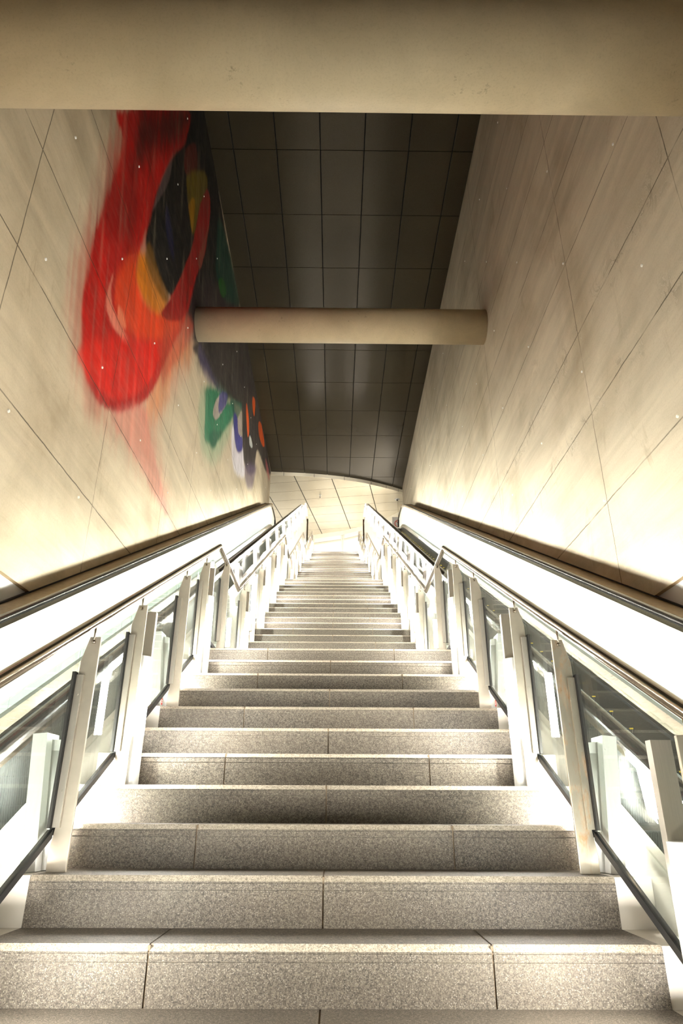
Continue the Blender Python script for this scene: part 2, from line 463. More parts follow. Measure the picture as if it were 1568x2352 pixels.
for s, side in ((-1, 'left'), (1, 'right')):
    t = thing('balustrade', 'glass balustrade with round steel handrail along the %s side of the stair' % side, 'balustrade', (s * .99, POSTS[0][0], POSTS[0][1]))
    off = Vector(t.location)
    pm = mk('post', post_bm(s), [MAT['post']]); cm = mk('clamp', clamp_bm(s), [MAT['satin']])
    gm = mk('gasket', gasket_bm(s), [MAT['gasket']]); hm = mk('hanger', hanger_bm(s), [MAT['steel']])
    pmr = mk('post', post_bm(s), [MAT['rusty']]); cmr = mk('clamp', clamp_bm(s), [MAT['rusty']])
    for i, (y, z, kd) in enumerate(POSTS):
        rust = s > 0 and -1.0 < y < .8
        p = bpy.data.objects.new('post', pmr if rust else pm); COL.objects.link(p); p.parent = t
        p.location = Vector((0, y, z)) - Vector((off.x, off.y, off.z))
        if rust: p['label'] = 'rust-stained post'
        for me in ((cmr if rust else cm), gm, hm):
            q = bpy.data.objects.new(me.name.split('.')[0], me); COL.objects.link(q); q.parent = p
    # glass between neighbouring posts
    for (y0, z0, k0), (y1, z1, k1) in zip(POSTS[:-1], POSTS[1:]):
        P = sub_path(y0 + .012, y1 - .006)
        bm = bmesh.new(); a, b = sorted((s * 1.028, s * 1.038))
        extr(bm, rect(a, b, .09, .768), P)
        g = part('glass_panel', bm, MAT['glass'], t, -off)
        bm = bmesh.new(); a, b = sorted((s * 1.022, s * 1.044)); extr(bm, rect(a, b, .060, .089), P)
        q = part('bottom_seal', bm, MAT['gasket'], g)
        if abs(y0 - (ny(4) + .11)) < .01:
            # round red sticker low on this pane, half hidden glyphs in white
            bm = bmesh.new(); xx = s * 1.0265; cy, cz, rr = 1.84, 1.142, .0215
            def disc(r0, r1, x, mi, a0=0, a1=2 * math.pi, n=32):
                for i in range(n):
                    u, v = a0 + (a1 - a0) * i / n, a0 + (a1 - a0) * (i + 1) / n
                    f = bm.faces.new([bm.verts.new((x, cy + math.cos(w) * r, cz + math.sin(w) * r)) for r, w in ((r0, u), (r1, u), (r1, v), (r0, v))]); f.material_index = mi
            disc(.0001, rr, xx, 0)
            x2 = xx - s * .0006
            for dz in (.004, -.007):
                for j in range(2):
                    box(bm, x2 - .0002, x2 + .0002, cy - .011 + j * .012, cy - .002 + j * .012, cz + dz, cz + dz + .0065, 1)
            part('round_sticker', bm, [MAT['red'], MAT['paper']], g, label='round red sticker with white marks')
    # handrail, following the flights and level over the landings
    bm = bmesh.new()
    P = [(s * .985, y, z + RAILZ + .002) for y, z in SP[1:-1]]
    P = [(s * .985, SP[1][0] - 1.0, P[0][2] - .5), ] + P + [(s * .985, ny(65) + .55, ZTOP + RAILZ)]
    tube(bm, P, .0212, 20)
    part('handrail', bm, MAT['steel'], t, -off)
    bm = bmesh.new(); extr(bm, rect(s * .985 - .006, s * .985 + .006, RAILZ - .030, RAILZ - .016), [(P[1][1], P[1][2] - RAILZ)] + [(p[1], p[2] - RAILZ) for p in P[2:]])
    part('rail_strip', bm, MAT['steel'], t, -off)

# ---------------------------------------------------------------- tube lamps
def lamp_unit(name, label, s, esc):
    """white column with an opal tube on a white sleeve; esc: the leaning ones that stand outside the glass"""
    t = thing(name, label, 'lamp')
    H = .472 if esc else .62; b0, b1 = (.14, .43) if esc else (.23, .545)
    ys = .075 if esc else 0.; r = .046 if esc else .055
    bm = bmesh.new()
    def cyl(z0, z1, rad):
        bmesh.ops.create_cone(bm, cap_ends=True, segments=32, radius1=rad, radius2=rad, depth=z1 - z0, matrix=Matrix.Translation((0, ys, (z0 + z1) / 2)))
    
    def half(z0, z1, rad, a0, a1, closed):
        n = 20; A = []; B = []
        for i in range(n + 1):
            a = a0 + (a1 - a0) * i / n
            A.append(bm.verts.new((math.cos(a) * rad, ys + math.sin(a) * rad, z0))); B.append(bm.verts.new((math.cos(a) * rad, ys + math.sin(a) * rad, z1)))
        for i in range(n): bm.faces.new((A[i], A[i + 1], B[i + 1], B[i])).smooth = True
        if closed:
            bm.faces.new((A[-1], A[0], B[0], B[-1])); bm.faces.new(A); bm.faces.new(B)
    # the opal half shines away from its mount, an opaque half shell closes the other side
    mid = (0 if s > 0 else math.pi) if esc else (math.pi if s > 0 else 0)
    wd = math.radians(84) if esc else math.radians(100)
    half(b0, b1, r - .001, mid - wd, mid + wd, True); o = part('opal_tube', bm, MAT['lamp_out' if esc else 'lamp_in'], t)
    bm = bmesh.new(); half(b0, b1, r, mid + wd + .02, mid + 2 * math.pi - wd - .02, True); part('back_shell', bm, MAT['white'], t)
    bm = bmesh.new(); cyl(0.0, b0, r); part('lower_sleeve', bm, MAT['white'], t)
    bm = bmesh.new(); cyl(b1, H, r); part('upper_sleeve', bm, MAT['white'], t)
    bm = bmesh.new()
    if esc:
        c = .010 * s
        box(bm, c - .0285, c + .0285, -.03, ys - r - .0012, 0, H + .022, 0, .001)
        box(bm, c - .0285, c - .0255, ys - r - .0012, ys + .02, H + .001, H + .022); box(bm, c + .0255, c + .0285, ys - r - .0012, ys + .02, H + .001, H + .022)
        bmesh.ops.create_cone(bm, cap_ends=True, segments=12, radius1=.004, radius2=.004, depth=.004, matrix=Matrix.Translation((-.008 * s, -.032, H - .03)) @ Matrix.Rotation(math.pi / 2, 4, 'X'))
        part('column', bm, MAT['white'], t)
    else:
        box(bm, -.03, .03, r + .0012, r + .035, 0, .88, 0, .001)
        part('column', bm, MAT['satin'], t)
    return t
ORD = ['lowest', 'second', 'third', 'fourth', 'fifth', 'sixth']
FN = {1: 'nearest flight', 2: 'second flight', 3: 'third flight', 4: 'top flight'}
for s, side in ((-1, 'left'), (1, 'right')):
    A = lamp_unit('tube_lamp', '', s, True); B = lamp_unit('tube_lamp', '', s, False)
    ua = ub = False
    for f in (1, 2, 3, 4):
        rows = [('B', ny(k) + .055 + .11 + .018, nz(k), '%s inner tube lamp on the %s edge of the %s of steps' % (ORD[i], side, FN[f])) for i, k in enumerate(B_T[f])]
        cnt = 0
        for n in range(-2, 14):
            yA = .45 + 1.55 * n
            if not (ny(FLIGHTS[f][0]) - .9 <= yA < ny(FLIGHTS[f][1]) + .65): continue
            rows.append(('A', yA, .32 + .8 * n, '%s outer tube lamp standing by the %s escalator level with the %s' % (ORD[cnt], side, FN[f]))); cnt += 1
        for kd, y, z, lab in rows:
            if kd == 'A':
                o = A if not ua else dup(A); ua = True
                o.location = (s * 1.086, y, z); o.rotation_euler = (0, s * math.radians(5), 0)
                o['group'] = 'outer tube lamps on the %s of the stair' % side
            else:
                o = B if not ub else dup(B); ub = True
                o.location = (s * .970, y, z)
                o['group'] = 'inner tube lamps on the %s of the stair' % side
            o['label'] = 'white ' + lab
# ---------------------------------------------------------------- escalators

ESC = {-1: (1.30, 2.50, .530), 1: (1.225, 2.60, .575)}
PITCH = .357
NZ0 = -.56
def rail_profile(xc, w=.078, h=.05):
    pts = []
    for a in range(-20, 201, 20):
        t = math.radians(a); pts.append((xc + math.cos(t) * w / 2, -.012 + math.sin(t) * h * .62))
    pts += [(xc - w / 2 * .92, -.034), (xc - .016, -.034), (xc - .016, -.022), (xc + .016, -.022), (xc + .016, -.034), (xc + w / 2 * .92, -.034)]
    return pts
def newel(bm, xc, y, z0, h, w, d):
    """half-round return of a rail at the head of the escalator"""
    n = 16; rings = []
    for i in range(n + 1):
        a = math.pi / 2 - math.pi * i / n
        cy, cz = y + math.cos(a) * h / 2, z0 - h / 2 + math.sin(a) * h / 2
        ny_, nz_ = math.cos(a), math.sin(a)
        rings.append([bm.verts.new((xc + u, cy + ny_ * v, cz + nz_ * v)) for u, v in ((-w / 2, 0), (-w / 2 * .8, d), (w / 2 * .8, d), (w / 2, 0), (w / 2 * .8, -d), (-w / 2 * .8, -d))])
    for A, B in zip(rings[:-1], rings[1:]):
        for s in range(6): bm.faces.new((A[s], A[(s + 1) % 6], B[(s + 1) % 6], B[s]))
    bm.faces.new(rings[0]); bm.faces.new(rings[-1])
def esc_step_bm(w):
    bm = bmesh.new(); h = w / 2; rz = PITCH * M
    # body: tread plate and gently curved riser
    pr = [(0, 0)] + [(.006 + .022 * math.sin(i / 5 * math.pi / 2) + .004 * i, -rz * i / 5) for i in range(1, 6)]
    prof = pr + [(PITCH, -rz - .005), (PITCH, 0)]
    A = [bm.verts.new((-h, y, z)) for y, z in prof]; B = [bm.verts.new((h, y, z)) for y, z in prof]; n = len(prof)
    for s in range(n): bm.faces.new((A[s], A[(s + 1) % n], B[(s + 1) % n], B[s]))
    bm.faces.new(A); bm.faces.new(B)
    nr = int(w / .0145)
    for i in range(nr):
        x = -h + (i + .5) * w / nr; e = .0034
        ring = []
        for y, z in [(PITCH - .003, .006), (-.004, .006)] + [(y - .006, z) for y, z in pr[1:]]:
            ring.append((bm.verts.new((x - e, y, z)), bm.verts.new((x + e, y, z))))
        base = []
        for y, z in [(PITCH - .003, -.001), (0.001, -.001)] + [(y + .001, z) for y, z in pr[1:]]:
            base.append((bm.verts.new((x - e, y, z)), bm.verts.new((x + e, y, z))))
        for j in range(len(ring) - 1):
            f = bm.faces.new((ring[j][0], ring[j][1], ring[j + 1][1], ring[j + 1][0])); f.material_index = 1
            for q in (0, 1):
                f = bm.faces.new((ring[j][q], ring[j + 1][q], base[j + 1][q], base[j][q])); f.material_index = 1
    for q in (-1, 1):
        a, b = sorted((q * h, q * (h - .03))); box(bm, a, b, -.006, .05, -.004, .0075, 2)
    return bm
for s, side in ((-1, 'left'), (1, 'right')):
    xi, xo, z0 = ESC[s]
    t = thing('escalator', 'long escalator with glass sides rising between the stair and the %s wall' % side, 'escalator', (s * (xi + xo) / 2, 0, NZ0))
    off = -Vector(t.location)
    # handrails
    for x, lab in ((xi, 'inner'), (xo, 'outer')):
        path = [(y, z + z0) for y, z in EP]
        bm = bmesh.new(); extr(bm, rail_profile(s * x), path, smooth=False)
        newel(bm, s * x, 22.6, path[-1][1] + .015, .72, .074, .018)
        part('handrail', bm, MAT['rubber'], t, off)
        bm = bmesh.new()
        a, b = sorted((s * x - .020, s * x + .020)); extr(bm, rect(a, b, -.062, -.036), path)
        a, b = sorted((s * x - .012, s * x + .012)); extr(bm, rect(a, b, -.085, -.0625), path)
        part('rail_guide', bm, MAT['steel'], t, off)
    # inner side: clear glass in panes, low steel deck, skirt
    path = [(y, z + z0) for y, z in EP]
    def zat(y, P=path):
        for (a, b), (c, d) in zip(P[:-1], P[1:]):
            if y <= c: return b + (d - b) * (y - a) / (c - a)
        return P[-1][1]
    def cut(y0, y1): return [(y0, zat(y0))] + [p for p in path if y0 + .01 < p[0] < y1 - .01] + [(y1, zat(y1))]
    PW = 2.42; ph = .55 if s < 0 else -.32
    ys = [-9.0] + [y for y in [ph + PW * i for i in range(-4, 12)] if -8.8 < y < 22.3] + [22.6]
    DECK = -.83
    for a, b in zip(ys[:-1], ys[1:]):
        bm = bmesh.new(); x0, x1 = s * xi - .005, s * xi + .005
        extr(bm, rect(x0, x1, DECK + .012, -.086), cut(a + .003, b - .003)); part('inner_glass', bm, MAT['eglass'], t, off)
        bm = bmesh.new(); x0, x1 = s * xo - .006, s * xo + .006
        extr(bm, rect(x0, x1, DECK + .012, -.135), cut(a + .003, b - .003)); part('outer_panel', bm, MAT['panel'], t, off)
    bm = bmesh.new(); x0, x1 = sorted((s * xo - s * .014, s * xo + s * .010))
    extr(bm, rect(x0, x1, -.134, -.0865), path); part('clamp_profile', bm, MAT['satin'], t, off)
    bm = bmesh.new()
    # decks either side: inner one reaches to the stair stringer
    a, b = sorted((s * 1.205, s * (xi + .05))); extr(bm, rect(a, b, DECK - .02, DECK + .010), path)
    a, b = sorted((s * (xo - .05), s * (xo + .12))); extr(bm, rect(a, b, DECK - .02, DECK + .010), path)
    part('deck', bm, MAT['deck'], t, off)
    bm = bmesh.new()
    a, b = s * (xi + .05), s * (xi + .10)
    extr(bm, [(a, DECK + .010), (b, DECK - .075), (b, DECK - .42), (a, DECK - .42)] , path)
    a, b = s * (xo - .05), s * (xo - .10)
    extr(bm, [(a, DECK + .010), (b, DECK - .075), (b, DECK - .42), (a, DECK - .42)], path)
    part('skirt', bm, MAT['skirt'], t, off)
    bm = bmesh.new(); 
    for u in (xi + .104, xo - .104):
        a, b = sorted((s * u - .003, s * u + .003)); extr(bm, rect(a, b, DECK - .13, DECK - .105), path)
    part('skirt_brush', bm, MAT['gasket'], t, off)
    # steps
    w = (xo - .108) - (xi + .108); sm = mk('step', esc_step_bm(w), [MAT['step'], MAT['rib'], MAT['yellow']])
    n = int((20.9 + 3.2) / PITCH)
    for i in range(n):
        y = -3.2 + i * PITCH + (.0 if s < 0 else .11)
        o = bpy.data.objects.new('step', sm); COL.objects.link(o); o.parent = t
        o.location = Vector((s * (xi + xo) / 2, y, NZ0 + y * M)) + off
    # truss below the steps
    bm = bmesh.new(); a, b = sorted((s * (xi - .05), s * (xo + .10))); extr(bm, rect(a, b, DECK - 1.0, DECK - .46), [(p[0], p[1]) for p in path])
    part('truss', bm, MAT['skirt'], t, off)
    bm = bmesh.new(); a, b = sorted((s * (xi + .05), s * (xo - .05))); box(bm, a, b, 20.95, 23.56, ZTOP - .04, ZTOP + .005)
    part('comb_plate', bm, MAT['satin'], t, off)

# ---------------------------------------------------------------- side walls
def uvgrid(name, ys, zs, x, mats, colors=None):
    ny_, nz_ = len(ys), len(zs)
    Y, Z = np.meshgrid(ys, zs, indexing='ij')
    co = np.empty((ny_ * nz_, 3)); co[:, 0] = x; co[:, 1] = Y.ravel(); co[:, 2] = Z.ravel()
    i = np.arange((ny_ - 1) * (nz_ - 1)); a = (i // (nz_ - 1)) * nz_ + i % (nz_ - 1)
    F = np.stack([a, a + nz_, a + nz_ + 1, a + 1], 1)
    if x > 0: F = F[:, ::-1]
    me = bpy.data.meshes.new(name)
    me.vertices.add(len(co)); me.vertices.foreach_set('co', co.ravel())
    me.loops.add(F.size); me.loops.foreach_set('vertex_index', F.ravel().astype(np.int32))
    me.polygons.add(len(F)); me.polygons.foreach_set('loop_start', np.arange(0, F.size, 4, dtype=np.int32)); me.polygons.foreach_set('loop_total', np.full(len(F), 4, np.int32))
    me.update()
    if colors is not None:
        at = me.color_attributes.new('mural_paint', 'FLOAT_COLOR', 'POINT'); at.data.foreach_set('color', colors(Y.ravel(), Z.ravel()).ravel())
    for m in mats: me.materials.append(m)
    return me
MURAL=[
([(3.75,8.65),(3.53,7.42),(3.4,6.23),(3.5,5.57),(3.73,5.09),(4.14,4.97),(4.7,4.96),(6.03,5.21),(8.5,5.28),(8.77,5.44),(7.12,6.15),(7.79,7.46),(8.69,8.92),(8.55,10.15),(6.44,12.61)],(205,120,95),0.42,0.55),
([(3.94,9.57),(3.66,8.53),(3.63,7.92),(3.48,6.85),(3.46,6.16),(3.61,5.66),(3.8,5.33),(4.62,5.29),(5.33,8.15),(5.75,11.65)],(165,22,12),0.62,0.6),
([(6.88,7.82),(8.4,9.11),(8.46,8.63),(7.48,7.7),(7.34,6.86),(6.58,6.2),(6.48,6.63)],(215,135,70),0.5,0.35),
([(3.9,9.65),(7.65,15.14),(9.21,14.52),(10.92,14.31),(13.26,14.23),(14.66,13.97),(9.27,9.71),(8.62,9.53),(7.63,9.34),(6.94,8.83),(5.6,8.42),(5.19,8.71),(5.37,9.77),(5.91,11.3),(5.75,11.65)],(5,4,5),1,0.14),
([(8.0,10.33),(14.1,15.05),(16.47,15.22),(9.9,9.49),(9.02,9.4),(7.78,9.04)],(50,38,42),0.75,0.35),
([(3.72,9.33),(3.88,8.9),(3.91,8.25),(3.72,7.54),(3.6,6.94),(3.65,6.43),(3.68,5.92),(3.79,5.62),(3.94,5.36),(4.24,5.18),(4.63,5.19),(5.13,5.36),(5.63,5.7),(6.17,6.16),(6.64,6.78),(7.01,7.54),(7.38,8.21),(7.78,8.98),(8.09,9.73),(8.34,10.76),(8.7,11.72),(8.83,12.6),(8.81,13.12),(8.48,13.31),(8.09,12.52),(7.92,11.61),(7.66,10.62),(7.18,9.56),(6.82,8.77),(6.51,8.19),(5.68,7.61),(5.16,7.65),(5.16,8.27),(5.32,9.04),(5.52,10.1),(5.84,11.07),(6.38,12.16),(6.29,13.05)],(180,10,6),1,0.11),
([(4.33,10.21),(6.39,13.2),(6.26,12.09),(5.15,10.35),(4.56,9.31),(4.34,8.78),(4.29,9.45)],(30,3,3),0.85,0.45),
([(3.93,8.2),(4.75,8.91),(4.85,8.3),(4.54,7.63),(3.72,7.25)],(125,6,2),0.6,0.4),  # darker red: dim light on the loop's upper part, put into the paint
([(4.64,7.41),(5.13,8.13),(5.66,8.12),(6.34,8.15),(7.04,8.61),(7.56,8.76),(6.85,7.87),(6.01,7.16),(5.24,6.71),(4.76,6.64),(4.51,6.82)],(225,70,25),0.85,0.18),
([(5.19,8.2),(5.71,8.46),(6.17,8.49),(6.7,8.59),(6.39,8.04),(5.76,7.68),(5.27,7.62),(5.09,7.79)],(205,125,15),0.9,0.14),
([(4.36,6.95),(4.3,6.62),(4.35,6.4),(4.61,6.33),(5.11,6.43),(5.34,6.6),(4.89,6.54),(4.55,6.55),(4.39,6.68)],(225,140,115),0.75,0.05),
([(4.72,6.73),(4.81,6.53),(5.09,6.65),(4.95,6.77)],(235,150,110),0.6,0.06),
([(3.91,5.49),(6.68,7.69),(6.71,7.13),(6.16,6.41),(5.43,5.76),(4.77,5.34),(4.29,5.21)],(215,26,14),0.8,0.12),
([(4.33,5.25),(5.07,5.49),(5.77,5.98),(6.35,6.67),(6.71,7.39),(6.9,7.38),(6.57,6.69),(6.1,6.11),(5.32,5.47),(4.7,5.18)],(165,10,12),0.7,0.05),
([(6.67,7.72),(7.3,8.67),(8.04,9.47),(8.54,9.57),(8.29,8.97),(7.46,7.76),(6.97,7.11)],(195,75,50),0.65,0.2),
([(5.88,10.99),(5.61,10.17),(5.4,9.12),(5.47,8.74),(6.08,8.67),(6.79,8.83),(7.18,9.56),(7.66,10.62),(7.67,11.05),(7.16,11.27),(6.71,11.7),(6.43,12.13)],(3,3,5),1,0.07),
([(5.48,8.67),(6.11,8.62),(6.71,8.71),(6.57,8.46),(5.92,8.26),(5.38,8.24)],(120,80,10),0.8,0.1),
([(5.86,11.05),(5.56,10.28),(5.45,9.73),(5.35,9.22),(5.52,9.58),(5.74,10.16),(5.89,10.69)],(95,80,80),0.7,0.05),
([(5.93,10.04),(6.39,9.96),(6.7,9.61),(6.46,9.53),(6.04,9.67)],(20,24,70),0.7,0.08),
([(6.49,12.15),(7.1,13.07),(7.41,12.64),(6.69,11.74)],(90,22,10),0.85,0.04),
([(6.85,11.9),(7.92,13.3),(8.35,13.33),(7.99,12.3),(7.72,11.23),(7.34,11.27),(7.02,11.49)],(110,95,12),0.85,0.08),
([(7.12,11.42),(7.54,11.99),(7.64,11.21),(7.41,11.3)],(170,120,10),0.8,0.04),
([(8.37,13.29),(8.81,13.12),(8.83,12.6),(8.68,11.75),(8.14,10.38),(7.8,9.26),(7.1,8.49),(6.48,8.12),(6.92,8.86),(7.28,9.66),(7.67,10.58),(7.82,11.41),(7.95,12.37)],(150,14,12),0.95,0.05),
([(8.84,12.72),(8.74,12.08),(8.62,11.23),(8.29,11.06),(8.47,11.74)],(150,75,60),0.9,0.03),
([(9.71,13.91),(11.02,14.31),(12.65,14.62),(13.48,14.56),(11.32,12.76),(10.06,12.4),(9.75,13.01)],(8,62,48),0.9,0.15),
([(10.33,12.52),(10.88,13.04),(11.35,13.03),(10.98,12.54),(10.49,12.36)],(35,95,25),0.85,0.05),
([(8.96,9.52),(15.9,15.04),(18.0,15.03),(20.61,14.79),(23.17,14.4),(24.3,14.34),(22.92,13.71),(22.1,13.4),(20.63,13.11),(19.29,12.74),(18.95,12.1),(18.96,11.68),(17.98,11.06),(17.2,10.76),(16.22,10.74),(15.61,11.29),(15.21,11.84),(13.76,11.23),(12.12,10.27),(11.02,9.86),(10.11,9.64)],(52,46,44),1,0.14),
([(9.25,9.74),(9.86,9.83),(11.21,10.11),(11.99,10.23),(10.28,9.45),(9.24,9.35)],(80,72,110),0.6,0.2),
([(16.64,10.67),(19.26,12.06),(19.01,11.48),(18.49,10.78),(17.44,10.3),(16.87,10.38)],(105,88,118),0.7,0.22),
([(9.66,8.55),(10.19,9.26),(13.23,10.93),(13.74,10.35),(13.14,9.46),(12.1,8.4),(10.88,7.73),(10.13,7.87)],(120,165,130),0.5,0.35),
([(10.19,9.26),(11.39,9.99),(12.63,10.47),(13.64,11.11),(13.92,10.9),(13.22,10.1),(12.57,9.42),(12.03,8.89),(11.61,8.47),(11.19,8.29),(10.66,8.1),(10.46,8.27),(10.38,8.59),(10.19,8.9)],(22,118,84),0.95,0.162),
([(11.06,8.56),(11.91,9.13),(12.41,9.37),(11.96,8.85),(11.5,8.44),(11.08,8.35)],(14,82,62),0.7,0.1),
([(11.72,10.04),(12.39,10.54),(12.71,10.51),(12.3,9.97),(11.89,9.51),(11.53,9.21),(11.19,9.13),(11.2,9.37),(11.38,9.66)],(172,160,150),0.95,0.04),
([(11.82,10.19),(12.68,10.77),(12.71,10.5),(12.35,10.05),(11.91,9.65),(11.71,9.7),(11.71,9.88)],(58,60,128),0.85,0.08),
([(13.23,10.93),(15.09,12.05),(15.01,11.68),(14.61,11.19),(14.45,10.78),(13.93,10.43),(13.74,10.79)],(25,90,70),0.8,0.09),
([(13.92,10.55),(14.33,10.43),(14.75,10.21),(15.28,10.39),(15.89,10.89),(16.28,10.67),(16.65,10.51),(16.47,10.17),(15.07,9.57),(14.44,9.53),(14.04,9.81),(13.83,10.13)],(222,218,224),0.9,0.162),
([(13.9,10.89),(14.55,11.19),(14.95,10.9),(15.61,11.17),(15.86,10.87),(15.28,10.38),(14.73,10.23),(14.29,10.4)],(52,54,140),0.95,0.09000000000000001),
([(14.65,11.17),(15.22,11.78),(15.48,11.41),(15.35,11.07),(14.9,10.92)],(178,168,158),0.95,0.03),
([(16.12,12.69),(16.75,12.53),(17.01,12.17),(16.8,11.88),(16.31,12.13),(15.99,12.45)],(222,92,22),0.95,0.03),
([(17.24,13.75),(17.88,14.04),(18.02,13.71),(17.88,13.36),(17.38,13.43)],(222,92,22),0.95,0.03),
([(19.17,13.91),(20.0,14.32),(21.36,14.21),(20.73,13.78),(19.77,13.54),(19.28,13.61)],(215,88,22),0.95,0.03),
([(17.19,12.15),(17.63,12.26),(17.99,12.22),(17.84,12.03),(17.38,11.87),(17.17,11.96)],(190,195,190),0.9,0.03),
([(21.96,13.9),(23.29,14.05),(23.83,13.81),(23.14,13.6),(22.36,13.62)],(205,105,110),0.6,0.08),
([(5.08,5.27),(6.28,6.19),(6.79,5.96),(8.32,5.28),(7.58,5.19),(6.23,5.26)],(210,120,110),0.45,0.12),
]

def chaikin(p, n=4):
    # closed Catmull-Rom through the outline points
    p = np.array(p, float); a, b, c, d = np.roll(p, 1, 0), p, np.roll(p, -1, 0), np.roll(p, -2, 0); o = []
    for i in range(n):
        t = i / n
        o.append(.5 * (2 * b + (c - a) * t + (2 * a - 5 * b + 4 * c - d) * t * t + (3 * b - a - 3 * c + d) * t ** 3))
    return np.stack(o, 1).reshape(-1, 2)
def vnoise(Y, Z, sy, sz, seed):
    r = np.random.RandomState(seed); g = r.rand(96, 96)
    u, v = Y / sy + 20, Z / sz + 20; iu, iv = np.floor(u).astype(int), np.floor(v).astype(int)
    fu, fv = u - iu, v - iv; fu, fv = fu * fu * (3 - 2 * fu), fv * fv * (3 - 2 * fv)
    G = lambda a, b: g[a % 96, b % 96]
    return (G(iu, iv) * (1 - fu) + G(iu + 1, iv) * fu) * (1 - fv) + (G(iu, iv + 1) * (1 - fu) + G(iu + 1, iv + 1) * fu) * fv
def mural(Y, Z):
    Y0, Z0 = Y, Z
    Y = Y + (vnoise(Y0, Z0, .8, .8, 1) - .5) * .05; Z = Z + (vnoise(Y0, Z0, .8, .8, 2) - .5) * .05
    STK = vnoise(Y0 + Z0 * .27, Z0, .05, 1.0, 11) * .65 + vnoise(Y0, Z0, .2, .2, 12) * .35
    rgb = np.zeros((len(Y), 3)); A = np.zeros(len(Y))
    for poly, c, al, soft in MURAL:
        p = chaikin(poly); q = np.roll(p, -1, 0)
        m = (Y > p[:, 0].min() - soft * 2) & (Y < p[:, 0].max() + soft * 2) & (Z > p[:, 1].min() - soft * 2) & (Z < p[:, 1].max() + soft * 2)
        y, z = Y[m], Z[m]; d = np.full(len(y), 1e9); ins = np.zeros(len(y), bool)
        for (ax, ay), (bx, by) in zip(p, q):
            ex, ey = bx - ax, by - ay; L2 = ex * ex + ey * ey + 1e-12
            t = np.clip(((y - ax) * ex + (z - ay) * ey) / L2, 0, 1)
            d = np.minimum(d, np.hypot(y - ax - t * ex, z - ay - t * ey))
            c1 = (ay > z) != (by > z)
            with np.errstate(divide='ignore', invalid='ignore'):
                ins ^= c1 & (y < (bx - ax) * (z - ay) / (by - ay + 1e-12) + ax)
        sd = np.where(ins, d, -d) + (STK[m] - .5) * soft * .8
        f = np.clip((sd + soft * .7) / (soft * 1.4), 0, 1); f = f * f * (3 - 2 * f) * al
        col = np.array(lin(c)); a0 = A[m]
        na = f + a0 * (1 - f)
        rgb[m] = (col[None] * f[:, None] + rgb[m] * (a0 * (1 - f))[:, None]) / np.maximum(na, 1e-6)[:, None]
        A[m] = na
    # sprayed streaks inside the paint
    st = vnoise(Y0 + Z0 * .27, Z0, .06, 1.3, 5) * .45 + vnoise(Y0 + Z0 * .35, Z0, .22, 1.8, 6) * .35 + vnoise(Y0, Z0, .5, .5, 8) * .2
    rgb *= (.55 + .8 * st)[:, None]
    A *= np.clip(.88 + .35 * vnoise(Y0 + Z0 * .27, Z0, .09, 1.0, 21), 0, 1)
    return np.concatenate([rgb, A[:, None]], 1)
JL_Y = [-2.4, 2.24, 4.98, 7.86, 9.75, 12.6, 15.4, 18.3, 21.2]; JR_Y = [-2.5, 1.95, 4.5, 9.0, 13.5, 18.0, 22.5]
JZ = [3.77, 4.97, 6.16, 7.36, 8.57, 9.77, 10.98, 12.2, 13.3]
MAT['wall_l'] = mat_concrete_wall('painted_board_marked_concrete', (200, 185, 158), JL_Y, [z + .33 for z in JZ[:0]] + [3.9, 5.28, 6.55, 8.15, 9.7, 11.2, 12.8], paint=True)
MAT['wall_r'] = mat_concrete_wall('board_marked_concrete', (200, 187, 164), JR_Y, JZ, stain_zs=(4.97, 6.16))
def low_edge(y): return 2.46
ys = [-9.0, -6, -4, -2, 0, 1.5, 2.5]; y = 2.6
while y < 24.0: ys.append(y); y += .022 + .0028 * (y - 2.6)
ys.append(24.2)
zs = [2.46, 3.2, 3.8, 4.3]; z = 4.4
while z < ZC: zs.append(z); z += .045
zs.append(ZC + .02)
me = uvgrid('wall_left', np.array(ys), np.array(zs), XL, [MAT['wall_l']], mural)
wl = bpy.data.objects.new('wall_left', me); COL.objects.link(wl); wl['kind'] = 'structure'; wl['label'] = 'left board-marked concrete wall with a sprayed red and black mural'
me = uvgrid('wall_right', np.array([-9., 0, 8, 16, 25.8]), np.array([2.46, 6, 10, ZC + .02]), XR, [MAT['wall_r']])
wr = bpy.data.objects.new('wall_right', me); COL.objects.link(wr); wr['kind'] = 'structure'; wr['label'] = 'right board-marked concrete wall with stained joints'
